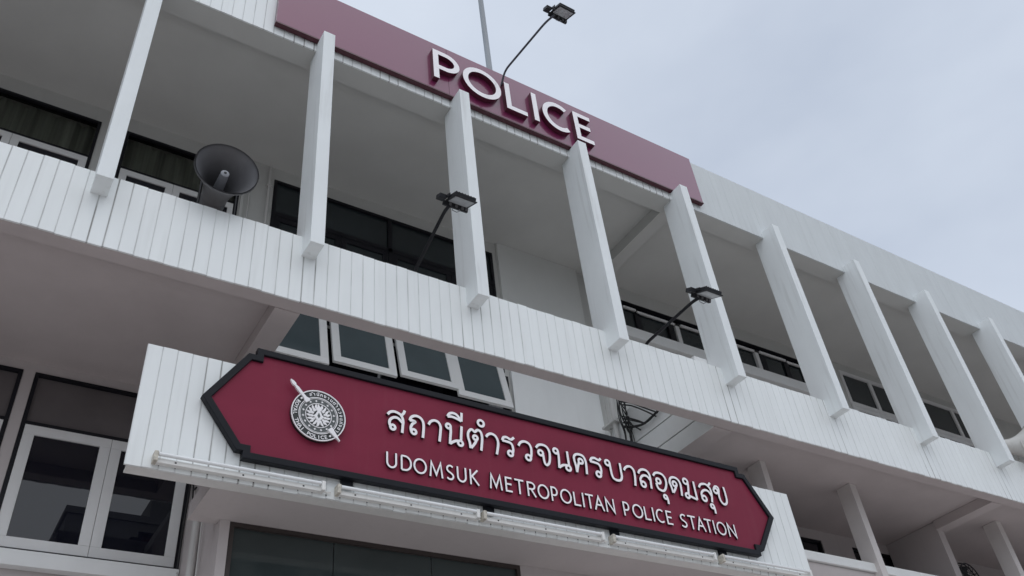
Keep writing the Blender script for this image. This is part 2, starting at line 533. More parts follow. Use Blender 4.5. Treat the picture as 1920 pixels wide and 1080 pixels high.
# ---- vertical fins
for x in FX:
    MB().box(x, x + 0.12, 0.0, 0.352, 6.5226, 9.402).build('fin', 'fin_white', B, bevel=0.004)

# ---- entrance canopy, clad like the balcony
can = MB().box(0.66, 7.05, 0.4165, 0.52, 4.545, 5.46).build('canopy', 'groove_dirt', B)
planks(can, 0.60, 7.08, 0.400, 4.53, 0.945, 0.684, stains=(1.1, 1.3, 6.3))
MB().box(1.22, 7.0, 0.522, 0.958, 4.53, 4.66).box(1.22, 1.428, 0.96, 1.05, 4.53, 4.66).build('canopy_soffit', 'ground_wall_paint', B)
MB().box(0.655, 7.055, 0.417, 0.521, 4.530, 4.5445).build('canopy_trim', 'fixture_white', B)
MB().box(1.44, 7.0, 0.522, YW - .05, 5.302, 5.40).build('canopy_roof', 'pale_wall', B)

m = MB()
for k in range(60):
    xx = 0.684 + 0.0525 + 0.105 * k
    if 0.8 < xx < 6.95:
        h = rnd.uniform(0.006, 0.014)
        m.box(xx - .0035, xx + .0035, 0.3985, 0.3999, 4.560 - h * .8, 4.560)
dm = m.build('seam_gap_marks', 'cable_black', can)  # black dots drawn for the dark gaps at the plank seams
dm['kind'] = 'stuff'

# ---- ground floor walls
YG = 0.96
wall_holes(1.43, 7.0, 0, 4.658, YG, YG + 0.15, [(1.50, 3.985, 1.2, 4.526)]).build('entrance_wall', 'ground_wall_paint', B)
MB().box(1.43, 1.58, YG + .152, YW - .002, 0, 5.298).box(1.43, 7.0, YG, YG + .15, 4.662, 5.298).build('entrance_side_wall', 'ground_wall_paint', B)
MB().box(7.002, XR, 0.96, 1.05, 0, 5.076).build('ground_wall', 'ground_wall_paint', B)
MB().box(7.04, XR, 0.925, 1.07, 5.085, 5.190).build('ledge', 'pale_wall', B, bevel=0.004)
MB().box(7.002, XR, 1.052, YW - .002, 4.9, 5.0).build('gallery_floor', 'ground_wall_paint', B)
MB().box(6.85, 6.998, 1.12, YW - .002, 5.302, 6.178).build('gallery_end_wall', 'ground_wall_paint', B)
MB().box(11.02, 11.16, 1.232, 2.047, 5.0, 6.176).build('partition_wall', 'ground_wall_paint', B, bevel=0.004)
for x0, x1 in ((7.365, 7.455), (8.89, 9.0), (11.89, 12.01), (13.6, 13.72)):
    MB().box(x0, x1, 0.868, 1.072, 0, 6.178).build('column', 'column_paint', B, bevel=0.004)
MB().box(-3.2, 1.425, YW - .09, YW - .003, 4.43, 4.548).build('window_sill', 'pale_wall', B, bevel=0.004)

# ---- windows: the frame is the part, sashes and panes are its pieces
def bars(x0, x1, z0, z1, y0, y1, t, inner=()):
    m = MB()
    m.box(x0, x1, y0, y1, z1 - t, z1).box(x0, x1, y0, y1, z0, z0 + t)
    m.box(x0, x0 + t, y0, y1, z0 + t, z1 - t).box(x1 - t, x1, y0, y1, z0 + t, z1 - t)
    for a, b, c, e in inner:
        m.box(a, b, y0 + .002, y1 - .002, c, e)
    return m
def pane(parent, x0, x1, z0, z1, y, m, tilt=0.0):
    t = math.tan(tilt) * (z1 - z0)
    q = MB()
    q.add([(x0, y, z0), (x1, y, z0), (x1, y + t, z1), (x0, y + t, z1), (x0, y + .006, z0), (x1, y + .006, z0), (x1, y + t + .006, z1), (x0, y + t + .006, z1)],
          [(0, 1, 2, 3), (7, 6, 5, 4), (0, 4, 5, 1), (3, 2, 6, 7), (0, 3, 7, 4), (1, 5, 6, 2)])
    return q.build('pane', m, parent)
def sash(parent, x0, x1, z0, z1, y, t, fm, gm, gt=0.0):
    s = bars(x0, x1, z0, z1, y, y + 0.035, t).build('sash', fm, parent, bevel=0.003)
    pane(parent, x0 + t - .004, x1 - t + .004, z0 + t - .004, z1 - t + .004, y + 0.016, gm, gt)
    return s
def casement(x0, x1, zt, zr, zb, joint, y, tpane, fm='frame_white', gm='glass_dark', ft='frame_black', t=0.03, st=0.072, tilt=0.0):
    f = bars(x0, x1, zb, zt, y, y + 0.08, t, [(x0 + t, x1 - t, zr, zr + t)]).build('window', ft, B)
    if tpane:
        pane(f, x0 + t, x1 - t, zr + t, zt - t, y + 0.03, tpane)
    sash(f, x0 + t + .002, joint - .0015, zb + t + .002, zr - .002, y - 0.004, st, fm, gm, tilt)
    sash(f, joint + .0015, x1 - t - .002, zb + t + .002, zr - .002, y - 0.004, st, fm, gm, tilt)
    return f
# upper storey
w = casement(-1.421, -0.013, 9.259, 8.694, 7.402, -0.733, YW - .01, 'glass_tinted')
w2 = casement(0.243, 1.495, 9.259, 8.694, 7.402, 0.809, YW - .01, 'glass_tinted')
casement(-3.448, -1.832, 9.259, 8.694, 7.402, -2.64, YW - .01, 'glass_tinted')
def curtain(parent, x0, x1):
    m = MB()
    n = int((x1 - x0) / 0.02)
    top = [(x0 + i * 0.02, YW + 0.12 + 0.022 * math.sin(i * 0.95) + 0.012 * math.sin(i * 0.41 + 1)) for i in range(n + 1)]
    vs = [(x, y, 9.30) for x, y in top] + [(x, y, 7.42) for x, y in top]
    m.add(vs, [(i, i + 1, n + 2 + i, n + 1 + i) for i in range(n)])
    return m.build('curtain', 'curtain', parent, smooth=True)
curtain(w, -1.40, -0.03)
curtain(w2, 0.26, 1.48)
# wide dark window of the stair bay
f = bars(1.872, 4.805, 7.402, 9.283, YW - .01, YW + .07, 0.038, [(1.91, 4.767, 8.731, 8.791), (3.312, 3.364, 7.44, 9.245)]).build('window', 'frame_black', B)
for a, b in ((1.91, 3.312), (3.364, 4.767)):
    pane(f, a, b, 8.791, 9.245, YW + .02, 'glass_upper')
    c = (a + b) / 2 + .1
    sash(f, a + .002, c, 7.445, 8.729, YW - .004, 0.07, 'frame_black', 'glass_upper')
    sash(f, c + .003, b - .002, 7.445, 8.729, YW - .004, 0.07, 'frame_black', 'glass_upper')
# long sliding window above the white sill
f = bars(6.889, 10.602, 8.722, 9.232, YW - .008, YW + .07, 0.02).build('window', 'frame_black', B)
for i, (a, b) in enumerate(((6.909, 7.168), (7.168, 7.902), (7.978, 8.821), (8.821, 9.512), (9.588, 10.193), (10.193, 10.582))):
    yy = YW + (0.012 if i % 2 else 0.0)
    pane(f, a, b, 8.742, 9.088, yy + .02, 'glass_upper')
    MB().box(a + .03, b - .005, yy - .03, yy, 9.088 - .008 * (i % 2), 9.123 - .008 * (i % 2)).build('rail', 'frame_white', f, bevel=0.003)
    pane(f, a, b, 9.135, 9.212, yy + .03, 'glass_dark')
for a, b in ((7.902, 7.978), (9.512, 9.588)):
    MB().box(a, b, YW - .012, YW + .05, 8.742, 9.079).build('mullion', 'frame_white', f, bevel=0.003)
for a, b in ((7.14, 7.24), (7.76, 7.87), (8.78, 8.88), (9.62, 9.73), (10.14, 10.24)):
    MB().box(a, b, YW - .006, YW + .03, 8.742, 9.079).build('stile', 'frame_black', f)
MB().box(6.87, 10.62, YW - 0.07, YW - .002, 8.548, 8.718).build('sill_band', 'pale_wall', B, bevel=0.004)
# two right-hand windows with white frames
for x0, x1, j in ((11.535, 13.0, 12.257), (13.631, 15.032, 14.526)):
    f = bars(x0, x1, 7.402, 9.318, YW - .012, YW + .07, 0.06, [(x0 + .06, x1 - .06, 8.64, 8.715), (j, j + .075, 8.715, 9.258)]).build('window', 'frame_white', B, bevel=0.003)
    pane(f, x0 + .06, j, 8.715, 9.258, YW + .02, 'glass_upper')
    pane(f, j + .075, x1 - .06, 8.715, 9.258, YW + .02, 'glass_upper')
    sash(f, x0 + .062, j, 7.465, 8.637, YW - .006, 0.075, 'frame_white', 'glass_upper')
    sash(f, j + .003, x1 - .062, 7.465, 8.637, YW - .006, 0.075, 'frame_white', 'glass_upper')
# ground floor, left
casement(0.056, 1.427, 6.098, 5.609, 4.556, 0.751, YW - .008, 'transom_board', t=0.031, st=0.083)
casement(-1.442, -0.037, 6.098, 5.609, 4.556, -0.74, YW - .008, 'transom_board', t=0.031, st=0.083)
casement(-3.036, -1.564, 6.098, 5.609, 4.556, -2.3, YW - .008, 'transom_board', t=0.031, st=0.083)
# glazed entrance under the canopy
f = bars(1.502, 3.983, 1.2, 4.524, YG + .0, YG + .07, 0.032).build('entrance_glazing', 'frame_brown', B)
for a, b in ((1.534, 2.309), (2.315, 3.143), (3.149, 3.951)):
    pane(f, a, b, 1.23, 4.492, YG + .03, 'glass_green')
# dark openings of the gallery wall
for x0, x1 in ((8.586, 9.62), (10.23, 11.14)):
    f = bars(x0, x1, 5.202, 6.044, YW + .01, YW + .07, 0.03, [((x0 + x1) / 2 - .02, (x0 + x1) / 2 + .02, 5.235, 6.01)]).build('window', 'frame_black', B)
    pane(f, x0 + .03, x1 - .03, 5.232, 6.014, YW + .04, 'glass_dark')
# top-hung windows above the sign, each pushed open by a different amount
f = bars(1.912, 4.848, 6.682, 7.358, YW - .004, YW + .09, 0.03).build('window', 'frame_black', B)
pane(f, 1.942, 4.818, 6.712, 7.328, YW + .06, 'glass_dark')  # dark sheet standing in for the unlit room behind the open sashes
HX = [(1.892, 2.542, 6.740, 1.82), (2.587, 3.295, 6.801, 1.82), (3.34, 4.037, 6.836, 1.82), (4.022, 4.715, 6.762, 1.81)]
HZ = 7.70
for i, (x0, x1, zb, yb) in enumerate(HX):
    yt = YW - .04
    t = 0.085
    L = math.hypot(HZ - zb, yt - yb)
    ax = Vector((0, (yt - yb) / L, (HZ - zb) / L))            # up along the sash
    nn = Vector((0, ax.z, -ax.y))                             # into the room
    def pt(x, s, e):
        return Vector((x, yb, zb)) + ax * s + nn * e
    def slab(mb, a, b, s0, s1, e0, e1):
        vs = [pt(a, s0, e0), pt(b, s0, e0), pt(b, s1, e0), pt(a, s1, e0), pt(a, s0, e1), pt(b, s0, e1), pt(b, s1, e1), pt(a, s1, e1)]
        mb.add(vs, [(0, 1, 2, 3), (7, 6, 5, 4), (0, 4, 5, 1), (3, 2, 6, 7), (0, 3, 7, 4), (1, 5, 6, 2)])
        return mb
    m = MB()
    slab(m, x0, x1, 0, t, 0, 0.035); slab(m, x0, x1, L - t, L, 0, 0.035)
    slab(m, x0, x0 + t, t, L - t, 0, 0.035); slab(m, x1 - t, x1, t, L - t, 0, 0.035)
    m.build('sash', 'frame_white', f, bevel=0.003)
    slab(MB(), x0 + t - .003, x1 - t + .003, t - .003, L - t + .003, 0.014, 0.02).build('pane', 'glass_hung', f)

# ------------------------------------------------------------------ POLICE panel on the roof edge
S = thing('roof_sign', 'glossy maroon roof-edge panel with raised white letters reading POLICE', 'sign', (4, 0.16, 9.42))
for a, b in ((1.169, 3.130), (3.134, 6.864)):
    MB().box(a, b, 0.134, 0.185, 9.425, 10.256).build('panel', 'red_panel', S)
MB().box(1.163, 6.870, 0.130, 0.187, 9.405, 9.424).build('bottom_trim', 'panel_edge', S)
def glyph(ch):
    """centre-line strokes in a unit box"""
    def arc(cx, cy, rx, ry, a0, a1, n=20):
        return [(cx + rx * math.cos(math.radians(a0 + (a1 - a0) * k / n)), cy + ry * math.sin(math.radians(a0 + (a1 - a0) * k / n))) for k in range(n + 1)]
    if ch == 'U': return [([(0, 1)] + arc(.5, .36, .5, .36, 180, 360) + [(1, 1)], 0)]
    if ch == 'D': return [([(0, 0), (0, 1)], 0), ([(-.02, 1), (.35, 1)] + arc(.35, .5, .65, .5, 90, -90) + [(.35, 0), (0, 0)], 0)]
    if ch == 'O': return [(arc(.5, .5, .5, .5, 0, 345, 30), 1)]
    if ch == 'M': return [([(.02, 0), (.13, 1), (.5, .12), (.87, 1), (.98, 0)], 0)]
    if ch == 'S': return [(catmull([(.92, .90), (.7, .985), (.42, .99), (.12, .88), (.06, .70), (.25, .56), (.6, .46), (.9, .33), (.93, .15), (.68, .015), (.35, .0), (.02, .09)]), 0)]
    if ch == 'K': return [([(0, 0), (0, 1)], 0), ([(.92, 1), (.05, .48)], 0), ([(.2, .56), (1, 0)], 0)]
    if ch == 'E': return [([(1, 1), (0, 1), (0, 0), (1, 0)], 0), ([(0, .53), (.9, .53)], 0)]
    if ch == 'T': return [([(0, 1), (1, 1)], 0), ([(.5, 1), (.5, 0)], 0)]
    if ch == 'R': return [([(0, 0), (0, 1), (.45, 1)] + arc(.45, .75, .5, .25, 90, -90) + [(.45, .5)], 0), ([(.45, .5), (0, .5)], 0), ([(.42, .5), (1, 0)], 0)]
    if ch == 'P': return [([(0, 0), (0, 1), (.45, 1)] + arc(.45, .70, .55, .30, 90, -90) + [(.45, .40)], 0), ([(.46, .40), (0, .40)], 0)]
    if ch == 'L': return [([(0, 1), (0, 0), (1, 0)], 0)]
    if ch == 'I': return [([(.5, 0), (.5, 1)], 0)]
    if ch == 'A': return [([(0, 0), (.5, 1), (1, 0)], 0), ([(.19, .35), (.81, .35)], 0)]
    if ch == 'N': return [([(0, 0), (0, 1), (1, 0), (1, 1)], 0)]
    if ch == 'C': return [(arc(.58, .5, .58, .5, 52, 308, 26), 0)]
def letter(parent, ch, x0, x1, z0, z1, sw, yf, yb, mats):
    m = MB()
    for k, (pts, closed) in enumerate(glyph(ch)):
        a, b = (x0 + sw / 2, x1 - sw / 2)
        if ch == 'I':
            a, b = x0, x1
        q = [(a + px * (b - a), z0 + sw / 2 + pz * (z1 - z0 - sw)) for px, pz in pts]
        # open ends of straight stems reach the full height
        if ch in 'UKTIMNAPR' and not closed:
            q = [(px, z0 if abs(pz - z0 - sw / 2) < 1e-6 and i in (0, len(q) - 1) else (z1 if abs(pz - z1 + sw / 2) < 1e-6 and i in (0, len(q) - 1) and ch in 'UKIN' else pz)) for i, (px, pz) in enumerate(q)]
        ribbon(m, q, sw, yf - 0.0005 * k, yb, closed=bool(closed))
    return m.build('letter', mats, parent)
for ch, a, b in (('P', 2.913, 3.251), ('O', 3.290, 3.796), ('L', 3.855, 4.172), ('I', 4.232, 4.305), ('C', 4.374, 4.782), ('E', 4.843, 5.135)):
    letter(S, ch, a, b, 9.548, 10.051, 0.068, 0.070, 0.133, ['letter_face', 'letter_return'])

# ------------------------------------------------------------------ maroon name board over the entrance
S = thing('name_board', 'long maroon board with black notched border, emblem and white Thai and English station name', 'sign', (3.84, 0.38, 4.65))
OUT = [(1.035, 5.113), (1.309, 4.742), (1.357, 4.742), (1.357, 4.688), (6.305, 4.680), (6.305, 4.738), (6.36, 4.738), (6.637, 5.113),
       (6.382, 5.538), (6.309, 5.538), (6.309, 5.603), (1.387, 5.617), (1.387, 5.553), (1.325, 5.553)]
def inset(poly, w):
    n, out = len(poly), []
    for i in range(n):
        p, q, r = Vector(poly[i - 1]), Vector(poly[i]), Vector(poly[(i + 1) % n])
        a, b = (q - p).normalized(), (r - q).normalized()
        na, nb = Vector((-a.y, a.x)), Vector((-b.y, b.x))
        m = (na + nb)
        m.normalize()
        out.append(tuple(q + m * (w / max(0.4, m.dot(na)))))
    return out
INN = inset(OUT, 0.051)
MB().prism_y(inset(OUT, 0.044), 0.352, 0.372).build('board', 'sign_maroon', S)
m = MB()
n = len(OUT)
for i in range(n):
    j = (i + 1) % n
    a, b, c, e = OUT[i], OUT[j], INN[j], INN[i]
    m.add([(a[0], .33, a[1]), (b[0], .33, b[1]), (c[0], .33, c[1]), (e[0], .33, e[1]), (a[0], .385, a[1]), (b[0], .385, b[1]), (c[0], .385, c[1]), (e[0], .385, e[1])],
          [(0, 1, 2, 3), (0, 4, 5, 1), (2, 6, 7, 3)])
m.build('frame', 'sign_black', S, bevel=0.004)
for x in (2.10, 3.30, 4.55, 5.80):
    MB().box(x, x + 0.09, 0.375, 0.398, 4.625, 4.70).build('bracket', 'sign_black', S)  # black tabs drawn for the dark gap between frame and planks
THAI = [[[[2.448,5.292],[2.465,5.314],[2.493,5.328],[2.523,5.328],[2.553,5.317],[2.573,5.293],[2.581,5.256],[2.576,5.206],[2.571,5.152]],[[2.598,5.36],[2.586,5.332],[2.564,5.306]],[[2.472,5.189],[2.463,5.211],[2.464,5.238],[2.48,5.262],[2.51,5.278],[2.541,5.273],[2.575,5.242]],["o",2.49,5.185,0.0205]],[[[2.639,5.279],[2.651,5.31],[2.678,5.331],[2.71,5.335],[2.741,5.321],[2.759,5.289],[2.761,5.24],[2.751,5.148]],[[2.639,5.282],[2.665,5.285],[2.687,5.277],[2.662,5.253],[2.648,5.223],[2.648,5.196],[2.654,5.178]],["o",2.672,5.186,0.021]],[[[2.806,5.282],[2.825,5.313],[2.852,5.33],[2.879,5.332],[2.903,5.318],[2.916,5.285],[2.912,5.238],[2.899,5.148]]],[["o",2.988,5.31,0.021],[[3.008,5.308],[3.007,5.26],[3.001,5.213],[2.994,5.147]],[[2.994,5.15],[3.029,5.176],[3.057,5.189],[3.084,5.194]],["o",3.091,5.174,0.0225],[[3.112,5.335],[3.105,5.273],[3.097,5.196]]],[[[2.985,5.4],[3.003,5.43],[3.032,5.444],[3.064,5.44],[3.09,5.419],[3.114,5.383]],[[2.985,5.4],[3.025,5.407],[3.07,5.399],[3.113,5.383]],[[3.121,5.466],[3.113,5.381]]],[[[3.185,5.15],[3.181,5.199],[3.169,5.246],[3.171,5.288],[3.189,5.318],[3.211,5.329],[3.235,5.312],[3.26,5.334],[3.286,5.331],[3.3,5.303],[3.301,5.252],[3.285,5.148]],["o",3.237,5.257,0.0205],[[3.25,5.245],[3.228,5.202],[3.19,5.153]]],[["o",3.302,5.409,0.029]],[[[3.342,5.289],[3.36,5.314],[3.39,5.33],[3.419,5.327],[3.441,5.31],[3.455,5.275],[3.453,5.23],[3.433,5.145]]],[[[3.498,5.292],[3.539,5.29],[3.578,5.285],[3.597,5.261],[3.601,5.224],[3.594,5.195]],[[3.498,5.292],[3.514,5.322],[3.544,5.331],[3.577,5.319],[3.596,5.322],[3.621,5.344]],["o",3.569,5.182,0.0235]],[[[3.658,5.275],[3.679,5.308],[3.711,5.327],[3.746,5.328],[3.774,5.311],[3.787,5.273],[3.782,5.22],[3.775,5.191]],["o",3.748,5.181,0.025]],[[[3.838,5.294],[3.862,5.323],[3.894,5.336],[3.93,5.336],[3.958,5.32],[3.975,5.28],[3.972,5.222],[3.959,5.175],[3.935,5.149],[3.916,5.156],[3.908,5.186],[3.905,5.244]],["o",3.881,5.254,0.0245]],[["o",4.044,5.307,0.024],[[4.068,5.304],[4.068,5.242],[4.059,5.146]],[[4.06,5.151],[4.102,5.181],[4.15,5.189]],["o",4.157,5.164,0.0245],[[4.166,5.327],[4.166,5.262],[4.167,5.186]]],[[[4.246,5.142],[4.244,5.202],[4.235,5.253],[4.236,5.292],[4.262,5.319],[4.304,5.326],[4.341,5.314],[4.358,5.273],[4.358,5.215],[4.352,5.144]],["o",4.303,5.26,0.023],[[4.281,5.243],[4.262,5.196],[4.246,5.145]]],[[[4.408,5.283],[4.454,5.281],[4.497,5.274],[4.517,5.249],[4.52,5.211],[4.512,5.18]],[[4.408,5.283],[4.432,5.316],[4.466,5.325],[4.499,5.314],[4.516,5.315],[4.536,5.335]],["o",4.484,5.169,0.0255]],[["o",4.607,5.307,0.0255],[[4.631,5.303],[4.632,5.251],[4.635,5.193],[4.65,5.161],[4.685,5.149],[4.727,5.16],[4.747,5.195],[4.749,5.244],[4.751,5.332]]],[[[4.786,5.27],[4.812,5.302],[4.851,5.321],[4.884,5.315],[4.904,5.289],[4.906,5.24],[4.899,5.189],[4.889,5.134]]],[[[4.951,5.271],[4.98,5.307],[5.024,5.323],[5.063,5.315],[5.085,5.284],[5.087,5.235],[5.078,5.14]],["o",4.99,5.168,0.026],[[4.966,5.174],[4.964,5.213],[4.989,5.248],[5.025,5.263],[5.058,5.254],[5.082,5.222]]],[[[5.13,5.281],[5.159,5.313],[5.205,5.324],[5.248,5.314],[5.273,5.281],[5.275,5.231],[5.253,5.175],[5.222,5.145],[5.187,5.147],[5.16,5.164],[5.15,5.212]],["o",5.182,5.237,0.0255]],[["o",5.229,5.086,0.019],[[5.249,5.085],[5.252,5.049],[5.249,5.019]]],[[[5.338,5.146],[5.332,5.201],[5.321,5.25],[5.339,5.293],[5.379,5.313],[5.425,5.305],[5.451,5.269],[5.452,5.214],[5.442,5.135]],["o",5.379,5.244,0.025],[[5.396,5.233],[5.376,5.194],[5.342,5.15]]],[["o",5.527,5.299,0.0275],[[5.553,5.296],[5.547,5.241],[5.53,5.166]],["o",5.514,5.149,0.0235],[[5.539,5.151],[5.585,5.139],[5.627,5.129]],[[5.629,5.315],[5.627,5.226],[5.627,5.129]]],[[[5.689,5.268],[5.722,5.305],[5.777,5.318],[5.816,5.302],[5.837,5.269],[5.836,5.213],[5.819,5.136]],[[5.852,5.344],[5.83,5.321],[5.8,5.299]],["o",5.727,5.16,0.027],[[5.701,5.168],[5.702,5.207],[5.734,5.241],[5.775,5.253],[5.808,5.238],[5.831,5.197]]],[["o",5.809,5.094,0.0205],[[5.829,5.092],[5.831,5.055],[5.828,5.023]]],[[[5.883,5.287],[5.913,5.318],[5.943,5.315],[5.948,5.287],[5.935,5.23],[5.941,5.175],[5.969,5.144],[6.003,5.152],[6.025,5.19],[6.029,5.258],[6.024,5.332]],["o",5.905,5.271,0.026]]]
for gl in THAI:
    m = MB()
    for k, st in enumerate(gl):
        yf = 0.326 - 0.0004 * k
        if st[0] == 'o':
            _, cx, cz, r = st
            ribbon(m, [(cx + r * math.cos(2 * math.pi * a / 20), cz + r * math.sin(2 * math.pi * a / 20)) for a in range(20)], 0.0222, yf, 0.351, closed=True)
        else:
            ribbon(m, [(q[0], q[1]) for q in catmull([Vector(p) for p in st])], 0.0230, yf, 0.351)
    m.build('letter', ['thai_letter', 'thai_return'], S)
LATIN = [('U', 2.435, 2.525), ('D', 2.556, 2.650), ('O', 2.663, 2.779), ('M', 2.797, 2.922), ('S', 2.946, 3.020), ('U', 3.043, 3.130), ('K', 3.159, 3.247),
         ('M', 3.338, 3.463), ('E', 3.489, 3.562), ('T', 3.574, 3.677), ('R', 3.701, 3.787), ('O', 3.803, 3.918), ('P', 3.937, 4.007), ('O', 4.030, 4.147),
         ('L', 4.167, 4.244), ('I', 4.259, 4.276), ('T', 4.287, 4.386), ('A', 4.380, 4.489), ('N', 4.506, 4.602),
         ('P', 4.698, 4.768), ('O', 4.799, 4.918), ('L', 4.934, 5.010), ('I', 5.028, 5.045), ('C', 5.067, 5.165), ('E', 5.187, 5.262),
         ('S', 5.352, 5.430), ('T', 5.440, 5.547), ('A', 5.545, 5.652), ('T', 5.642, 5.745), ('I', 5.757, 5.774), ('O', 5.797, 5.915), ('N', 5.938, 6.038)]
for ch, a, b in LATIN:
    base = 4.833 - 0.018 * (a - 2.43) / 3.6
    letter(S, ch, a, b, base - .002, base + 0.131, 0.0152, 0.330, 0.351, ['thai_letter', 'thai_return'])

# round emblem with sword, rings, lettering and leaf relief
EC = Vector((1.881, 5.139))
def ring_pts(r, n=48):
    return [(EC.x + r * math.cos(2 * math.pi * a / n), EC.y + r * math.sin(2 * math.pi * a / n)) for a in range(n)]
em = MB().prism_y(ring_pts(0.211), 0.322, 0.351).build('emblem', 'emblem_dark', S)
def ring(r, w, yf):
    m = MB(); ribbon(m, ring_pts(r), w, yf, 0.323, closed=True, ms=0)
    return m.build('ring', 'emblem_silver', em)
ring(0.2085, 0.008, 0.313); ring(0.152, 0.006, 0.317); ring(0.142, 0.003, 0.318); ring(0.1005, 0.005, 0.317)
m = MB(); ribbon(m, ring_pts(0.1215), 0.033, 0.3205, 0.3225, closed=True, ms=0)
m.build('patterned_band', 'emblem_grey', em)
def poly_piece(name, pts, yf, mt='emblem_silver'):
    return MB().prism_y(pts, yf, 0.323).build(name, mt, em)
for k in range(16):
    a = 2 * math.pi * (k + .5) / 16
    c = EC + Vector((math.cos(a), math.sin(a))) * 0.1215
    u = Vector((math.cos(a), math.sin(a)))
    v = Vector((-u.y, u.x))
    poly_piece('star', [tuple(c + u * .011), tuple(c + v * .0035 + u * .0035), tuple(c + v * .011), tuple(c + v * .0035 - u * .0035), tuple(c - u * .011), tuple(c - v * .0035 - u * .0035), tuple(c - v * .011), tuple(c - v * .0035 + u * .0035)], 0.317)
def leaf(ang, r0, r1, w, bend=0.0):
    u = Vector((math.cos(ang), math.sin(ang)))
    v = Vector((-u.y, u.x))
    Lr, Rr = [], []
    for t in (0, .25, .5, .75, 1.0):
        c = EC + u * (r0 + (r1 - r0) * t) + v * bend * t * t
        h = w * math.sin(math.pi * min(1, .15 + .85 * t)) * (1 if t < 1 else 0) + 0.0006
        Lr.append(tuple(c + v * h)); Rr.append(tuple(c - v * h))
    return Rr + Lr[::-1]
for k in range(18):
    s = 1 if math.cos(math.radians(90 + 20 * k)) >= 0 else -1
    poly_piece('leaf', leaf(math.radians(90 + 20 * k), 0.060, 0.096, 0.0088, 0.010 * s), 0.316)
for k in range(12):
    s = 1 if math.cos(math.radians(75 + 30 * k)) >= 0 else -1
    poly_piece('leaf', leaf(math.radians(75 + 30 * k), 0.040, 0.074, 0.0095, 0.010 * s), 0.3148)
for k in range(5):
    poly_piece('leaf', leaf(math.radians(90 + (k - 2) * 36), 0.040, 0.062, 0.0065, (k - 2) * -0.003), 0.3136)
poly_piece('leaf', leaf(math.radians(270), 0.045, 0.092, 0.010), 0.3135)
poly_piece('shield_face', [(EC.x + a, EC.y + b) for a, b in ((0, -.048), (.02, -.034), (.04, -.01), (.026, .004), (.014, .03), (0, .05), (-.014, .03), (-.026, .004), (-.04, -.01), (-.02, -.034))], 0.312)
poly_piece('face_mark', [(EC.x + a, EC.y + b) for a, b in ((0, -.03), (.012, -.008), (.004, .012), (0, .02), (-.004, .012), (-.012, -.008))], 0.3112, 'emblem_grey')
sd = Vector((-0.675, 0.738)); sv = Vector((sd.y, -sd.x))
def sw(prof, yf):
    a = [tuple(EC + sd * s + sv * w_) for s, w_ in prof]
    b = [tuple(EC + sd * s - sv * w_) for s, w_ in reversed(prof)]
    q = a + b
    ar = sum(q[i - 1][0] * q[i][1] - q[i][0] * q[i - 1][1] for i in range(len(q)))
    return q if ar > 0 else q[::-1]
poly_piece('sword', sw([(0.130, .018), (0.150, .021), (0.168, .012), (0.20, .0105), (0.262, .0125), (0.285, .007), (0.300, .014), (0.322, .012), (0.346, .002)], 0.306), 0.306)
poly_piece('sword', sw([(-0.130, .020), (-0.150, .020), (-0.205, .011), (-0.226, .006), (-0.250, .004)], 0.306), 0.306)
for a in (140, 302):
    c = EC + Vector((math.cos(math.radians(a)), math.sin(math.radians(a)))) * 0.181
    poly_piece('dot', [(c.x + .008 * math.cos(2 * math.pi * k / 12), c.y + .008 * math.sin(2 * math.pi * k / 12)) for k in range(12)], 0.315)
def ring_text(chars, a0, a1, inward, size):
    dg = bpy.context.evaluated_depsgraph_get()
    for i, ch in enumerate(chars):
        if ch == ' ':
            continue
        cu = bpy.data.curves.new('txt', 'FONT')
        cu.body = ch
        cu.size = size
        cu.align_x = 'CENTER'
        cu.resolution_u = 2
        cu.offset = 0.0009
        to = bpy.data.objects.new('txt', cu)
        me = bpy.data.meshes.new_from_object(to)
        bpy.data.objects.remove(to)
        a = math.radians(a0 + (a1 - a0) * i / (len(chars) - 1))
        rot = a + math.pi / 2 if inward else a - math.pi / 2
        c = EC + Vector((math.cos(a), math.sin(a))) * (0.181)
        off = -size * 0.35
        mm = MB()
        vs = []
        for v in me.vertices:
            x, z = v.co.x, v.co.y + off
            vs.append((c.x + x * math.cos(rot) - z * math.sin(rot), 0.3165, c.y + x * math.sin(rot) + z * math.cos(rot)))
        mm.add(vs, [tuple(p.vertices) for p in me.polygons])
        bpy.data.meshes.remove(me)
        if mm.v:
            mm.build('letter', 'emblem_silver', em)
ring_text('ROYAL THAI POLICE', 152, 290, True, 0.041)
ring_text(['ส', 'ำ', 'นั', 'ก', 'ง', 'า', 'น', 'ต', 'ำ', 'ร', 'ว', 'จ', 'แ', 'ห่', 'ง', 'ช', 'า', 'ติ'], 113, -44, False, 0.039)

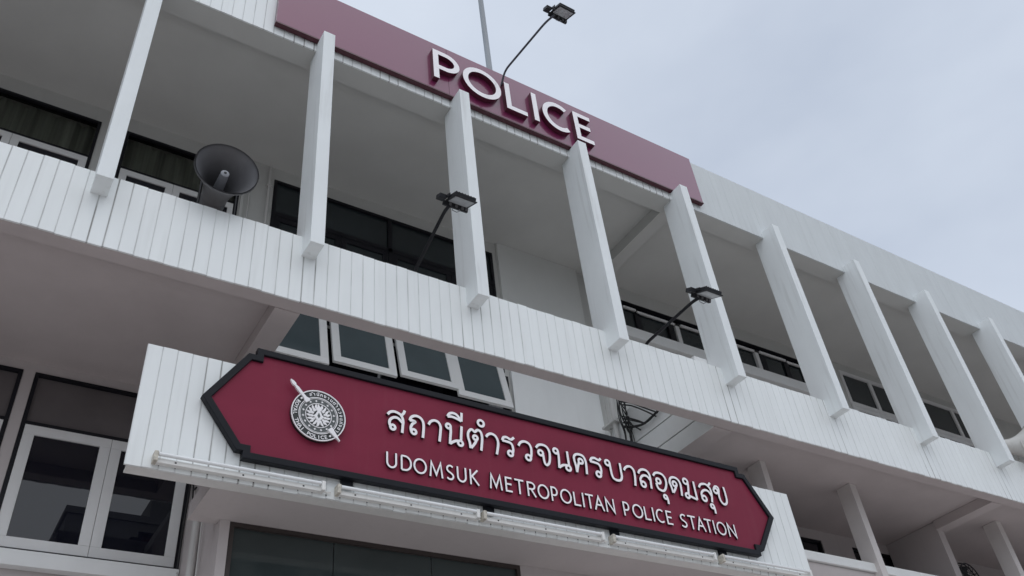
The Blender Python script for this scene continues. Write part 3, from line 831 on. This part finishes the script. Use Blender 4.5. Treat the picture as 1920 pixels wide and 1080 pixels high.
# ------------------------------------------------------------------ fluorescent battens along the canopy
LAB = ['leftmost fluorescent batten on the canopy, below the plain white planks', 'second fluorescent batten from the left, below the emblem side of the board',
       'middle fluorescent batten of five under the maroon board', 'fourth fluorescent batten from the left under the maroon board', 'rightmost fluorescent batten under the right end of the maroon board']
def batten(x0):
    t = thing('fluorescent_batten', '', 'light', (x0, 0.40, 4.60))
    L = 1.175
    MB().box(x0 + .012, x0 + L - .012, 0.356, 0.398, 4.556, 4.590).build('batten', 'fixture_white', t, bevel=0.004)
    MB().tube([(x0 + .03, 0.340, 4.608), (x0 + L - .03, 0.340, 4.608)], 0.0132, 12).build('tube', 'tube_white', t, smooth=True)
    for a in (x0, x0 + L - .028):
        MB().box(a, a + .028, 0.326, 0.396, 4.553, 4.626).build('end_cap', 'cap_aged' if a == x0 else 'fixture_white', t, bevel=0.006)
    for a in (x0 + .14, x0 + L * .5, x0 + L - .16):
        MB().box(a, a + .012, 0.3545, 0.356, 4.568, 4.578).build('screw', 'dark_metal', t)
    MB().tube([(x0 + L - .01, .38, 4.575), (x0 + L + .03, .385, 4.568), (x0 + L + .06, .385, 4.575)], 0.006, 6).build('lead', 'fixture_white', t, smooth=True)
    return t
b0 = batten(0.79)
for i, x in enumerate((0.79, 2.055, 3.262, 4.525, 5.776)):
    t = b0 if i == 0 else copy_tree(b0)
    t.location = (x, 0.40, 4.60)
    tag(t, LAB[i], 'light', 'fluorescent battens along the canopy')

# ------------------------------------------------------------------ floodlights on bent arms
def floodlight(base, k1, bend, head, label, ar=0.016, am='arm_metal'):
    t = thing('floodlight', label, 'floodlight', base, 'floodlights on bent arms')
    p = [Vector(q) for q in (base, k1, bend, head)]
    pts = []
    for i in range(len(p)):
        if i in (0, len(p) - 1):
            pts.append(p[i])
        else:
            a = p[i] + (p[i - 1] - p[i]).normalized() * min(.09, (p[i - 1] - p[i]).length * .4)
            b = p[i] + (p[i + 1] - p[i]).normalized() * min(.09, (p[i + 1] - p[i]).length * .4)
            for s in range(6):
                u = s / 5
                pts.append(a * (1 - u) ** 2 + p[i] * 2 * u * (1 - u) + b * u * u)
    MB().tube(pts, ar, 10).build('arm', am, t, smooth=True)
    # head: box with lens facing down and outwards
    M = Matrix.Translation(p[3] + Vector((0.085, -0.01, 0.085))) @ Matrix.Rotation(math.radians(25), 4, 'X')
    def hb(x0, x1, y0, y1, z0, z1):
        q = MB().box(x0, x1, y0, y1, z0, z1)
        q.v = [tuple(M @ Vector(v)) for v in q.v]
        return q
    hb(-.100, .100, -.155, .0, -.018, .016).build('housing', 'dark_metal', t, bevel=0.005)
    hb(-.110, .110, -.165, .01, -.029, -.019).build('bezel', 'dark_metal', t, bevel=0.003)
    hb(-.090, .090, -.146, -.010, -.0325, -.0295).build('lens', 'lamp_glass', t)
    for k in range(7):
        hb(-.088 + k * .028, -.082 + k * .028, -.14, -.015, .017, .026).build('cooling_rib', 'dark_metal', t)
    hb(-.120, -.112, -.08, .035, -.012, .016).build('bracket', 'dark_metal', t)
    hb(.112, .120, -.08, .035, -.012, .016).build('bracket', 'dark_metal', t)
    hb(-.120, .120, .012, .044, -.062, -.022).build('bracket', 'dark_metal', t, bevel=0.004)
    hb(-.185, -.121, -.03, .05, -.030, .012).build('driver_box', 'dark_metal', t, bevel=0.004)
    for k in (-.07, -.01, .05, .09):
        hb(k, k + .022, .004, .0115, -.055, -.030).build('bolt', 'horn_grey', t)
    MB().tube([M @ Vector(q) for q in ((-.02, .03, -.06), (-.035, .0, -.095), (.0, -.02, -.11), (.03, -.01, -.085), (.035, .02, -.055))], .004, 6).build('wire', 'horn_tip', t, smooth=True)
    return t
floodlight((2.69, 0.30, 6.66), (2.68, 0.24, 6.78), (2.655, -0.375, 6.965), (2.65, -0.47, 6.955), 'floodlight arm in front of the third fin from the left, above the balcony band')
floodlight((5.35, 0.30, 6.62), (5.35, 0.27, 6.79), (5.35, -0.50, 6.805), (5.35, -0.575, 6.79), 'floodlight arm in front of the fifth fin from the left, above the balcony band')
floodlight((3.85, 0.12, 10.00), (3.85, 0.01, 10.16), (3.85, -0.83, 10.03), (3.85, -0.975, 9.965), 'floodlight against the sky, on the arm above the letter O of POLICE', 0.0125, 'arm_grey')

# ------------------------------------------------------------------ horn loudspeakers
def horn(label, base, centre, axis, R, L, mt, tipm):
    t = thing('horn_speaker', label, 'loudspeaker', base, 'horn loudspeakers on the balcony')
    c, ax = Vector(centre), Vector(axis).normalized()
    prof = [(0, 1.0), (.03, .985), (.10, .90), (.22, .79), (.38, .67), (.55, .56), (.75, .47), (1.0, .41)]
    pts = [c - ax * L * s for s, _ in prof]
    m = MB().tube(pts, [R * r for _, r in prof], 40, caps=False)
    m.tube([q - ax * 0.0 for q in pts], [R * r - .006 for _, r in prof], 40, caps=False)
    m.build('horn', mt, t, smooth=True)
    MB().tube([c + ax * .004, c - ax * .012], [R * 1.012, R * 1.012], 40, caps=False).tube([c + ax * .004, c - ax * .012], [R * .97, R * .97], 40, caps=False).build('rim', mt, t, smooth=True)
    MB().tube([c - ax * L * .98, c - ax * L * .6, c - ax * L * .16, c - ax * L * .14], [R * .17, R * .16, R * .135, R * .10], 20).build('inner_horn', tipm, t, smooth=True)
    MB().tube([c - ax * (L * .14 + .0), c - ax * (L * .135)], [R * .05, R * .05], 12).build('screw', 'dark_metal', t, smooth=True)
    MB().tube([c - ax * L * .96, c - ax * (L + .02), c - ax * (L + .10), c - ax * (L + .12)], [R * .40, R * .42, R * .42, R * .30], 24).build('driver', mt, t, smooth=True)
    sx = Vector((0, 0, 1)).cross(ax).normalized() * R * .55
    q = c - ax * L * .62
    m = MB()
    m.tube([q + sx, q + sx * 1.02 - Vector((0, 0, q.z - base[2]))], 0.011, 8)
    m.tube([q - sx, q - sx * 1.02 - Vector((0, 0, q.z - base[2]))], 0.011, 8)
    m.tube([q + sx - Vector((0, 0, q.z - base[2])), q - sx - Vector((0, 0, q.z - base[2]))], 0.011, 8)
    m.build('bracket', 'dark_metal' if mt == 'horn_grey' else mt, t, smooth=True)
    return t
horn('grey horn loudspeaker on the balcony band between the two leftmost fins', (0.90, 0.26, 6.735), (0.893, 0.0, 7.010), (-0.03, -1, -0.06), 0.254, 0.36, 'horn_grey', 'horn_tip')
horn('pale horn loudspeaker cut by the right edge of the picture', (11.98, 0.28, 6.735), (12.08, 0.02, 6.96), (0.75, -0.66, -0.03), 0.26, 0.30, 'horn_pale', 'horn_tip')

# ------------------------------------------------------------------ mast, pipes, wires, fan
tag(MB().tube([(4.085, 0.62, 9.6), (4.085, 0.62, 15.5)], [0.040, 0.033], 16).build('mast', 'mast_grey', smooth=True, loc=(4.085, .62, 9.6)),
    'plain grey mast rising behind the roof panel into the sky', 'mast')
p = thing('conduit', 'pair of thin conduits on the upper wall beside the grey horn loudspeaker', 'pipe', (1.7, YW, 7.0))
MB().tube([(1.600, YW - .02, 7.0), (1.600, YW - .02, 9.46)], 0.008, 8).build('pipe', 'pipe_pale', p, smooth=True)
MB().tube([(1.812, YW - .03, 7.0), (1.806, YW - .03, 9.44)], 0.015, 8).build('pipe', 'pipe_pale', p, smooth=True)
for z in (9.12, 8.4):
    MB().box(1.78, 1.84, YW - .048, YW - .002, z, z + .014).build('clamp', 'pipe_pale', p)
MB().box(1.512, 1.545, YW - .03, YW - .002, 7.0, 8.95).build('trunking', 'wall_white', p)

p = thing('drain_pipe', 'pale pipes with clamp at the corner behind the board, left of the wires', 'pipe', (6.1, 1.8, 5.4))
MB().tube([(6.135, 1.89, 5.41), (6.135, 1.89, 8.2)], 0.012, 12).build('pipe', 'pipe_pale', p, smooth=True)
MB().tube([(6.12, 1.77, 5.41), (6.12, 1.77, 9.3)], 0.030, 14).build('pipe', 'pipe_pale', p, smooth=True)
MB().box(6.055, 6.158, 1.70, 1.94, 6.86, 6.885).build('clamp', 'pipe_pale', p)

w = thing('cable_tangle', 'tangle of black cables hanging at the corner between board and balcony', 'cables', (6.05, 1.42, 5.6))
def wig(pts, r, amp):
    q = catmull([Vector(p) + Vector((rnd.uniform(-amp, amp), rnd.uniform(-amp, amp), rnd.uniform(-amp, amp))) for p in pts], 6)
    MB().tube(q, r, 7).build('cable', 'cable_black', w, smooth=True)
for k in range(6):
    y = 1.58 + (k - 2.5) * .035
    wig([(6.12, y, 5.6), (6.11, y + .02, 6.2), (6.12, y + rnd.uniform(-.06, .06), 6.6), (6.10, y, 6.9), (6.12, y + rnd.uniform(-.05, .05), 7.4)], rnd.uniform(.005, .009), .03)
for za, zb, ye in ((7.06, 6.60, 1.05), (7.03, 6.58, 1.08), (6.86, 6.585, 1.27), (6.83, 6.60, 1.30), (6.78, 6.57, 1.38)):
    wig([(6.10, 1.60, za), (6.095, 1.60 + (ye - 1.60) * .33, za + (zb - za) * .25), (6.105, 1.60 + (ye - 1.60) * .66, za + (zb - za) * .62), (6.12, ye, zb)], .009, .008)
wig([(6.12, 1.00, 6.63), (6.115, 1.15, 6.60), (6.11, 1.30, 6.60), (6.11, 1.45, 6.64), (6.11, 1.62, 6.73)], .014, .006)
wig([(6.12, 1.00, 6.65), (6.11, 1.22, 6.585), (6.11, 1.45, 6.66), (6.11, 1.62, 6.75)], .009, .008)
for k in range(4):
    wig([(6.10, 1.60, 7.06 - k * .1), (6.08, 1.52, 6.95 - k * .1), (6.10, 1.50, 6.86 - k * .1), (6.10, 1.58, 6.78 - k * .1)], .007, .02)
p = thing('wire_bundle', 'loose dark wires and pale pipe on the wall beside the left ground-floor window', 'cables', (1.42, 1.6, 3.5))
MB().tube([(1.395, 1.50, 3.0), (1.395, 1.50, 4.78)], 0.030, 12).build('pipe', 'pipe_pale', p, smooth=True)
def wig2(pts, r, m_):
    MB().tube(catmull([Vector(q) for q in pts], 6), r, 7).build('wire', m_, p, smooth=True)
wig2([(1.415, 1.98, 5.35), (1.41, 1.95, 5.15), (1.415, 2.00, 4.95), (1.41, 1.97, 4.6), (1.415, 1.99, 4.2), (1.41, 1.97, 3.8)], .010, 'cable_black')
wig2([(1.415, 1.93, 5.32), (1.41, 1.80, 5.16), (1.40, 1.68, 5.12)], .007, 'cable_black')
wig2([(1.415, 1.88, 5.30), (1.405, 1.78, 5.08), (1.415, 1.76, 4.92)], .007, 'cable_black')
wig2([(1.415, 1.40, 4.9), (1.40, 1.36, 4.72), (1.41, 1.37, 4.2), (1.41, 1.40, 3.5)], .007, 'pipe_pale')
wig2([(1.41, 1.97, 4.52), (1.39, 1.85, 4.45), (1.40, 1.86, 4.32), (1.41, 1.95, 4.3)], .007, 'pipe_pale')

p = thing('wall_fan', 'black wall fan in the shade of the ground-floor gallery at lower right', 'fan', (11.42, 1.45, 5.4))
m = MB()
for r, y in ((.20, 1.28), (.225, 1.34), (.20, 1.40)):
    m.tube([(11.44 + r * math.cos(2 * math.pi * k / 28), y, 5.47 + r * math.sin(2 * math.pi * k / 28)) for k in range(29)], .009, 6, caps=False)
for k in range(14):
    a = 2 * math.pi * k / 14
    m.tube([(11.44 + .05 * math.cos(a), 1.265, 5.47 + .05 * math.sin(a)), (11.44 + .20 * math.cos(a), 1.28, 5.47 + .20 * math.sin(a)), (11.44 + .225 * math.cos(a), 1.34, 5.47 + .225 * math.sin(a)), (11.44 + .20 * math.cos(a), 1.40, 5.47 + .20 * math.sin(a))], .005, 5)
m.build('cage', 'fan_black', p, smooth=True)
m = MB()
for k in range(4):
    a = math.pi / 2 * k
    u, v = Vector((math.cos(a), 0, math.sin(a))), Vector((-math.sin(a), 0.5, math.cos(a)))
    c = Vector((11.44, 1.34, 5.47))
    m.add([c + u * .04 - v * .02, c + u * .18 - v * .06, c + u * .185 + v * .06, c + u * .05 + v * .03], [(0, 1, 2, 3)])
m.build('blades', 'fan_black', p)
MB().tube([(11.44, 1.30, 5.47), (11.44, 1.52, 5.47)], [.05, .065], 16).build('motor', 'fan_black', p, smooth=True)
MB().tube([(11.44, 1.50, 5.47), (11.42, 1.60, 5.60), (11.17, 1.60, 5.66)], .018, 8).build('arm', 'fan_black', p, smooth=True)

for o in bpy.data.objects:
    if '_o' in o:
        del o['_o']
